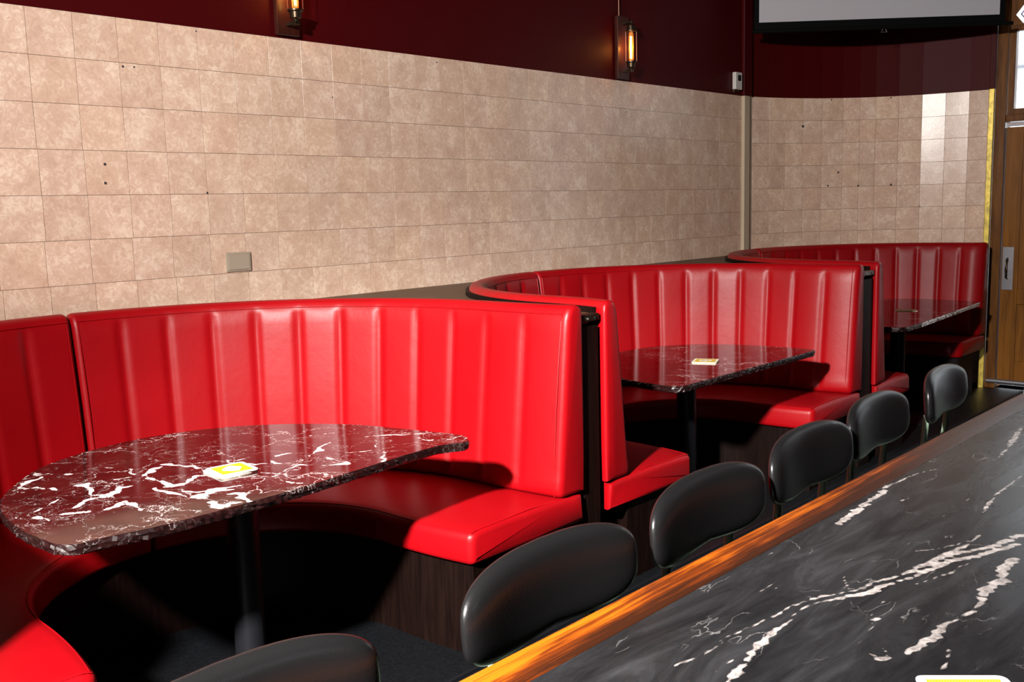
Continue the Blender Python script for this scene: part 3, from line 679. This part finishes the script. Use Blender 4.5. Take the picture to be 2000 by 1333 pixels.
    MB().box(-.20, .20, -.03, .03, .700, .711).box(-.03, .03, -.28, .28, .699, .711).build('top_bracket', 'blackmetal', t)
    return t
make_table(-2.30, 1.527, .905, .665, 2.15, 'marble1', 'nearest dark red marble table with bold white veins in the nearest booth', T1V, (-2.63, 1.535),
    [at(x, y, .74) for x, y in [(914, 857), (900, 850), (860, 845), (780, 837), (700, 830), (620, 828), (540, 829), (450, 834), (350, 845), (260, 860), (160, 885), (75, 916), (20, 955), (0, 982), (8, 1010), (40, 1036), (75, 1052), (110, 1064), (150, 1064), (190, 1054), (300, 1031), (400, 1006), (480, 984), (600, 950), (720, 912), (850, 873), (908, 864)]])
make_table(-2.222, 3.985, .80, .630, 2.5, 'marble', 'second dark red marble table standing in the middle booth', None, (-2.6, 3.99))
make_table(-2.215, 6.53, .85, .80, 2.5, 'marble', 'farthest red marble table with a bright front edge in the corner booth', None, (-2.56, 6.51),
    [(-2.310, 7.330), (-2.35, 7.345), (-2.574, 7.360), (-2.798, 7.345), (-2.97, 7.20), (-3.05, 6.95), (-3.08, 6.6), (-3.05, 6.2), (-2.97, 5.95), (-2.80, 5.78), (-2.60, 5.70), (-2.42, 5.665), (-2.26, 5.655), (-2.200, 5.69), (-2.190, 5.76), (-2.205, 6.1), (-2.235, 6.5), (-2.262, 6.85), (-2.288, 7.2), (-2.298, 7.31)])
bpy.data.objects['rough_edge.002'].name = 'edge_with_glint'; pe = bpy.data.objects['edge_with_glint']; pe['label'] = 'stone edge with a window reflection painted along its front'
pe.data.materials.append(M['glint_edge'])  # near-white colour paints the window's reflection onto the front face
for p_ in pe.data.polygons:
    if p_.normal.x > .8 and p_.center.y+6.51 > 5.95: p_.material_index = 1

# ------------------------------------------------------------------ coasters
def rrect(w, h, r, n=5):
    pts = []
    for cx_, cy_, a0 in ((w/2-r, h/2-r, 0), (-w/2+r, h/2-r, PI/2), (-w/2+r, -h/2+r, PI), (w/2-r, -h/2+r, 3*PI/2)):
        for k in range(n+1): a = a0+PI/2*k/n; pts.append((cx_+r*math.cos(a), cy_+r*math.sin(a)))
    return pts
def coaster(loc, rz, w, label, group=None, old=False, stripes=False):
    t = thing('coaster', label, 'coaster', loc, rz, group); cm, pm = ('oldcard', 'oldyellow') if old else ('white', 'yellow')
    MB().prism(rrect(w, w, w*.10), 0, .0025).build('card', cm, t)
    iw = w*.80
    if stripes:
        n = 26; mb = MB()
        for k in range(n): x = -iw/2+iw*(k+.5)/n; mb.box(x-iw/n*.42, x+iw/n*.42, -iw/2, iw/2, .0025, .0028)
        mb.build('yellow_print', pm, t)
    else: MB().prism(rrect(iw, iw, w*.02), .0025, .0028).build('yellow_print', pm, t)
    el = [(iw*.33*math.cos(a)*(1+.12*math.sin(3*a)), iw*.27*math.sin(a)*(1+.15*math.cos(4*a))) for a in np.linspace(0, 2*PI, 28)[:-1]]
    MB().prism(el, .0028, .0031).build('white_patch', cm, t)
    mb = MB(); r_ = random.Random(3)
    for k in range(9):
        x = (r_.random()-.5)*iw*.5; y = (r_.random()-.5)*iw*.42; a = r_.random()*PI; l = iw*(.05+.09*r_.random()); q = iw*.012
        ca, sa = math.cos(a), math.sin(a)
        mb.prism([(x-l*ca+q*sa, y-l*sa-q*ca), (x+l*ca+q*sa*.3, y+l*sa-q*ca*.3), (x+l*ca-q*sa*.3, y+l*sa+q*ca*.3), (x-l*ca-q*sa, y-l*sa+q*ca)], .0031, .0034)
    mb.build('ink_marks', 'ink', t)
    return t
coaster((-2.553, 1.462, .7405), .08, .118, 'lower cream coaster under the yellow one on the nearest marble table', 'coasters on the nearest table', True)
coaster((-2.562, 1.464, .7432), .02, .118, 'middle white coaster in the small pile on the nearest marble table', 'coasters on the nearest table')
coaster((-2.556, 1.468, .7459), -.12, .120, 'yellow and white square coaster on top of the pile on the nearest marble table', 'coasters on the nearest table')
coaster((-2.486, 3.98, .7405), .42, .118, 'lower cream coaster beneath its twin on the middle marble table', 'coasters on the middle table', True)
coaster((-2.486, 3.98, .7432), .42, .118, 'yellowish coaster on top of the pair on the middle marble table', 'coasters on the middle table', True)
coaster((-2.524, 6.549, .7405), .6, .125, 'tan coaster lying on the farthest marble table', None, True)
pc = np.array(at(1783, 1317, .768)); pd = np.array(at(1962, 1317, .768)); dv = (pd-pc); cw = np.linalg.norm(dv); dv /= cw; pn = np.array([dv[1], -dv[0]])
cen = (pc+pd)/2+pn*cw*.5
coaster((cen[0], cen[1], .7605), math.atan2(dv[1], dv[0]), cw*.98, 'lower white coaster under the striped one on the black stone table', 'coasters on the stone table')
coaster((cen[0], cen[1], .7632), math.atan2(dv[1], dv[0]), cw, 'yellow striped coaster with white border on top at the front of the black stone table', 'coasters on the stone table', False, True)

# ------------------------------------------------------------------ long stone table
X0, X1, Y0, Y1, ZT2 = -1.065, .30, .45, 3.885, .76
RW = .088
lt = thing('long_table', 'long black soapstone table with an orange wooden rim beside the row of chairs', 'table', (-.4, 2.2, 0)); of = (-.4, 2.2, 0)
VC = [[(1637, 1024, 7), (1665, 1003, 10), (1690, 985, 10), (1725, 960, 9), (1745, 945, 5), (1790, 928, 3), (1832, 916, 2)],
      [(1320, 1302, 1.5), (1400, 1262, 2.5), (1460, 1227, 2.5), (1530, 1195, 3), (1565, 1178, 4), (1600, 1165, 5), (1660, 1157, 3), (1740, 1130, 4), (1800, 1108, 7), (1860, 1082, 8), (1925, 1070, 5), (1960, 1060, 9), (2010, 1042, 14)],
      [(1560, 1196, 2), (1600, 1177, 3), (1640, 1168, 6), (1700, 1156, 8), (1760, 1135, 6), (1810, 1115, 7), (1860, 1098, 8), (1930, 1078, 6), (1990, 1064, 8)],
      [(1730, 1135, 1), (1790, 1112, 1.5), (1855, 1078, 8), (1900, 1062, 2), (1912, 1046, 3)], [(1785, 1145, 1), (1850, 1120, 3), (1900, 1098, 1)],
      [(1785, 1078, 1), (1820, 1072, 2), (1860, 1066, 2), (1890, 1058, 1)],
      [(1424, 1338, 7), (1452, 1302, 7), (1482, 1265, 7), (1512, 1237, 7), (1535, 1215, 2), (1560, 1196, 1)],
      [(1770, 1277, 4), (1800, 1258, 9), (1830, 1236, 12), (1850, 1218, 3), (1880, 1205, 4), (1915, 1180, 5), (1922, 1168, 12), (1935, 1150, 14), (1955, 1135, 12), (1965, 1112, 12), (1983, 1092, 9)],
      [(1888, 1019, 1), (1920, 1000, 2), (1932, 985, 6), (1945, 970, 2), (1955, 960, 5), (1980, 942, 3), (2010, 925, 1)], [(1920, 910, 1), (1960, 888, 3), (1985, 855, 9), (1995, 835, 4)],
      [(1840, 1310, 4), (1850, 1288, 2), (1856, 1270, 3)], [(1678, 1256, 1), (1705, 1225, 2), (1708, 1203, 1), (1725, 1175, 2)], [(1712, 1213, 3), (1722, 1208, 5)],
      [(1400, 1310, 2), (1432, 1288, 3)], [(1700, 1275, 1), (1718, 1290, 6), (1735, 1286, 4), (1730, 1268, 2)], [(1500, 1165, 1), (1515, 1148, 1)], [(1648, 1125, 1.5), (1655, 1142, 2), (1662, 1155, 1.5)],
      [(1463, 1167, 1), (1495, 1150, 1), (1515, 1137, .8)], [(1995, 950, 4), (2010, 955, 4)], [(1838, 1010, 1), (1870, 985, 1.2), (1890, 972, 1)], [(1760, 978, 2), (1772, 974, 3)], [(1610, 995, 1.5), (1620, 1003, 2)]]
VC = [[(at(x, y, ZT2), w*.00085) for x, y, w in l] for l in VC]
gx = np.linspace(X0+RW, X1, 170); gy = np.linspace(Y0, Y1-RW, 520)
V = [(x-of[0], y-of[1], ZT2) for y in gy for x in gx]; nx_, ny_ = len(gx), len(gy)
F = [(j*nx_+i, j*nx_+i+1, (j+1)*nx_+i+1, (j+1)*nx_+i) for j in range(ny_-1) for i in range(nx_-1)]
st = obj('stone_top', V, F, 'stone', lt, True)
a_ = st.data.attributes.new('vein', 'FLOAT', 'POINT'); a_.data.foreach_set('value', seg_dist(np.array([(x, y) for y in gy for x in gx]), VC, .018))
MB().box(X0+RW-.002, X1, Y0, Y1-RW+.002, ZT2-.028, ZT2-.0006).build('stone_slab', 'blackmetal', lt, False, 0, of)
# wooden rim: long front board and end board, softly rounded
def rim(pts0, pts1, name):
    mb = MB(); sec = [(0, -.045), (0, -.006), (.001, -.002), (.004, .001), (.008, .002), (.010, .002), (RW-.006, .002), (RW-.003, .0015), (RW-.001, 0), (RW, -.003), (RW, -.045)]
    v = []; n = 60; m_ = len(sec)
    for i in range(n+1):
        a = np.array(pts0[0])+(np.array(pts0[1])-np.array(pts0[0]))*i/n; c = np.array(pts1[0])+(np.array(pts1[1])-np.array(pts1[0]))*i/n
        d = (c-a)/np.linalg.norm(c-a)
        for u, z in sec:
            q = a+d*np.linalg.norm(c-a)*u/RW+d*(.0012*math.sin(i*1.7)*math.sin(i*.53) if u == 0 else 0); mb.v.append((q[0], q[1], ZT2+z))
    for i in range(n):
        for j in range(m_): mb.f.append((i*m_+j, i*m_+(j+1) % m_, (i+1)*m_+(j+1) % m_, (i+1)*m_+j))
    mb.f.append(tuple(range(m_))); mb.f.append(tuple(n*m_+j for j in range(m_))[::-1])
    o = mb.build(name, 'rail', lt, False, 0, of); o.data.polygons.foreach_set('use_smooth', [True]*len(o.data.polygons)); o.data.set_sharp_from_angle(angle=math.radians(18)); return o
rim([(X0, Y0), (X0, Y1)], [(X0+RW, Y0), (X0+RW, Y1-RW)], 'wooden_rim')
e_ = rim([(X0, Y1), (X1, Y1)], [(X0+RW, Y1-RW), (X1, Y1-RW)], 'wooden_rim')
for y in (.9, 3.4):
    MB().box(-.62, .02, y-.03, y+.03, 0, .03).box(-.35, -.25, y-.04, y+.04, .03, .70).box(-.7, .1, y-.04, y+.04, .70, .731).build('trestle_leg', 'blackmetal', lt, False, .003, of)

# ------------------------------------------------------------------ chairs
def backrest_mesh(name, parent, w=.52, h=.195, th=.052, bend=.035):
    V = []; F = []; n = 64; R_ = 14
    def outline(a):
        p = 3.4; c, s = math.cos(a), math.sin(a)
        x = (w/2)*math.copysign(abs(c)**(2/p), c); z = (h/2)*math.copysign(abs(s)**(2/p), s)
        if s < 0: z *= (1-.20*max(0, 1-abs(x)/(w/2)*1.2))
        z *= (1-.10*(abs(x)/(w/2))**2)
        return x, z
    for side in (1, -1):
        for k in range(R_+1):
            r = math.sin(PI/2*k/R_); tt = th/2*math.sqrt(max(0, 1-r**7))*side*(1.15 if side > 0 else .7)
            for j in range(n):
                yy, zz_ = outline(2*PI*j/n); yy *= r; zz_ *= r
                V.append((tt+bend*(yy/(w/2))**2-.07*zz_, yy, zz_))
    m_ = (R_+1)*n
    for side in (0, 1):
        for k in range(R_):
            for j in range(n):
                q = (side*m_+k*n+j, side*m_+k*n+(j+1) % n, side*m_+(k+1)*n+(j+1) % n, side*m_+(k+1)*n+j); F.append(q)
    o = obj(name, V, F, 'blackvinyl', parent, True)
    bm = bmesh.new(); bm.from_mesh(o.data); bmesh.ops.remove_doubles(bm, verts=bm.verts, dist=1e-5); bmesh.ops.recalc_face_normals(bm, faces=bm.faces); bm.to_mesh(o.data); bm.free()
    o.data.polygons.foreach_set('use_smooth', [True]*len(o.data.polygons)); return o
def make_chair():
    t = thing('cafe_chair', 'x', 'chair', (0, 0, 0), 0, 'black chairs along the stone table')
    b_ = backrest_mesh('backrest', t); b_.location = (0, 0, .766)
    # welt along the rim of the backrest
    s = MB(); n = 40; pts = rrect(.40, .41, .10, 8)
    s.prism([(p[0]*1.0+.24, p[1]) for p in pts], .425, .462); s.build('seat', 'blackvinyl', t, True, .014)
    for sy in (1, -1):
        MB().tube([(-.085, sy*.17, 0), (-.055, sy*.155, .25), (-.030, sy*.145, .45), (-.006, sy*.145, .60), (.002, sy*.145, .705)], .0115, 12).build('leg', 'mint', t, True)
        MB().tube([(.46, sy*.19, 0), (.41, sy*.165, .40), (.36, sy*.16, .416), (-.038, sy*.137, .416)], .0115, 12).build('leg', 'mint', t, True)
    for x_, w_ in ((.38, .16), (.0, .14)): MB().tube([(x_, -w_, .412), (x_, w_, .412)], .009, 8).build('crossbar', 'mint', t, True)
    return t
CH = [((-1.215, .655), .00, 'cut-off nearest black chair at the bottom edge of the view, below the nearest table'),
      ((-1.205, 1.345), .02, 'large black chair in front of the nearest booth seat, second in the row'),
      ((-1.225, 1.935), .03, 'black chair below the left seat of the middle booth, third in the row'),
      ((-1.250, 2.51), .03, 'black chair with a mint tube at its lower left, fourth in the row'),
      ((-1.285, 3.05), .05, 'black chair partly hidden behind its nearer neighbour, fifth in the row'),
      ((-1.30, 3.70), .09, 'black chair seen almost from its side, alone before the corner booth'),
      ((-1.28, 4.90), .05, 'black chair cut off by the right edge of the view before the door')]
c0_ = make_chair()
for i, (p, a, lab) in enumerate(CH):
    c_ = c0_ if i == 0 else copy_tree(c0_)
    c_.location = (p[0], p[1], 0); c_.rotation_euler = (0, 0, a); c_['label'] = lab

# ------------------------------------------------------------------ wall sconces
def make_sconce():
    t = thing('wall_sconce', 'x', 'wall lamp', (0, 0, 0), 0, 'caged filament wall lamps')
    MB().box(0, .026, -.058, .058, 0, .385).build('backplate', 'backplate', t, False, .003)
    cx_ = .085
    for z0, sgn in ((.075, 1), (.310, -1)):
        ar = MB().box(.026, cx_+.012, -.014, .014, z0-.030*sgn-.007, z0-.030*sgn+.007).build('bracket_arm', 'bronze', t, False, .002)
        prof = [(.008, -.030), (.012, -.022), (.014, -.014), (.025, -.008), (.027, .016), (.036, .020), (.036, .027), (.019, .029)]
        prof = [(r, z*sgn+z0) for r, z in prof]
        MB().lathe(prof, 20, (cx_, 0, 0)).build('lamp_socket', 'bronze', t, True)
    for k in range(4):
        a = PI/4+k*PI/2; x, y = cx_+.034*math.cos(a), .034*math.sin(a)
        MB().tube([(x, y, .093), (x, y, .292)], .0016, 6).build('cage_rod', 'copper', t)
    MB().lathe([(.010, .104), (.0155, .112), (.0155, .272), (.010, .281)], 16, (cx_, 0, 0)).build('bulb', 'bulbglass', t, True)
    pts = [(cx_+.0065*math.cos(k*.9), .0065*math.sin(k*.9), .120+.0011*k) for k in range(124)]
    MB().tube(pts, .0016, 5).build('filament', 'filament', t, True)
    return t
SC = [((XW, 2.603, 2.292), 'caged filament wall lamp cut by the top edge above the nearest booth'), ((XW, 5.100, 2.288), 'caged filament wall lamp with a copper cable above the middle booth')]
s0_ = make_sconce()
for i, (p, lab) in enumerate(SC):
    s_ = s0_ if i == 0 else copy_tree(s0_)
    s_.location = p; s_['label'] = lab
    l = bpy.data.lights.new('filament_glow', 'POINT'); l.energy = 1.3; l.color = (1, .30, .05); l.shadow_soft_size = .02
    lo = bpy.data.objects.new('filament_glow', l); C.objects.link(lo); lo.location = (p[0]+.085, p[1], p[2]+.19)
tag(MB().tube([(XW+.016, 5.068, 2.672), (XW+.012, 5.068, ZC)], .0028, 6).build('lamp_cable', 'copper'), 'thin copper coloured cable rising from the far wall lamp', 'cable')

# ------------------------------------------------------------------ thermostat, blank wall plate
t = thing('thermostat', 'white thermostat with a small dark display on the maroon wall near the corner', 'thermostat', (XW, 6.50, 2.315))
MB().box(0, .030, -.036, .056, .004, .128).build('casing', 'offwhite', t, False, .004)
MB().box(.030, .0312, -.006, .038, .066, .108).build('display', 'lcd', t)
MB().box(.0, .02, -.045, -.02, -.014, .004).box(0, .012, .0, .05, -.008, .004).build('mounting_clip', 'bronze', t, False, .001)
t = thing('wall_plate', 'blank beige electrical plate on the tiles above the nearest booth', 'wall plate', (XW, 2.287, 1.296))
MB().box(0, .007, -.063, .063, -.043, .043).build('cover', 'beigeplastic', t, False, .004)
MB().box(.007, .0095, -.053, .053, -.034, .034).build('insert', 'beigeplastic', t, False, .003)

# ------------------------------------------------------------------ projection screen
a = np.array([-3.655, 6.50]); c = np.array([-2.300, 7.685]); t_ = (c-a)/np.linalg.norm(c-a); ln = np.linalg.norm(c-a); ang = math.atan2(t_[1], t_[0])
ps = thing('projection_screen', 'pale grey projection screen with black border hanging in the corner', 'projection screen', (a[0], a[1], 2.70), ang)
MB().box(.035, ln-.06, -.002, .002, .075, .80).build('screen_fabric', 'screen', ps)
MB().box(0, .035, -.003, .003, .02, .80).box(ln-.06, ln-.02, -.003, .003, .02, .80).box(.035, ln-.06, -.003, .003, .02, .075).build('black_border', 'blackfab', ps)
MB().tube([(-.01, 0, .013), (ln+.035, 0, .013)], .014, 12).build('bottom_bar', 'blackfab', ps, True)
MB().tube([(ln*.51, 0, .0), (ln*.51-.012, 0, -.02), (ln*.51+.03, 0, -.02), (ln*.51+.02, 0, 0)], .0025, 6).build('pull_handle', 'steel', ps)
MB().box(-.05, ln+.05, -.05, .05, .80, .9).build('screen_case', 'blackfab', ps)
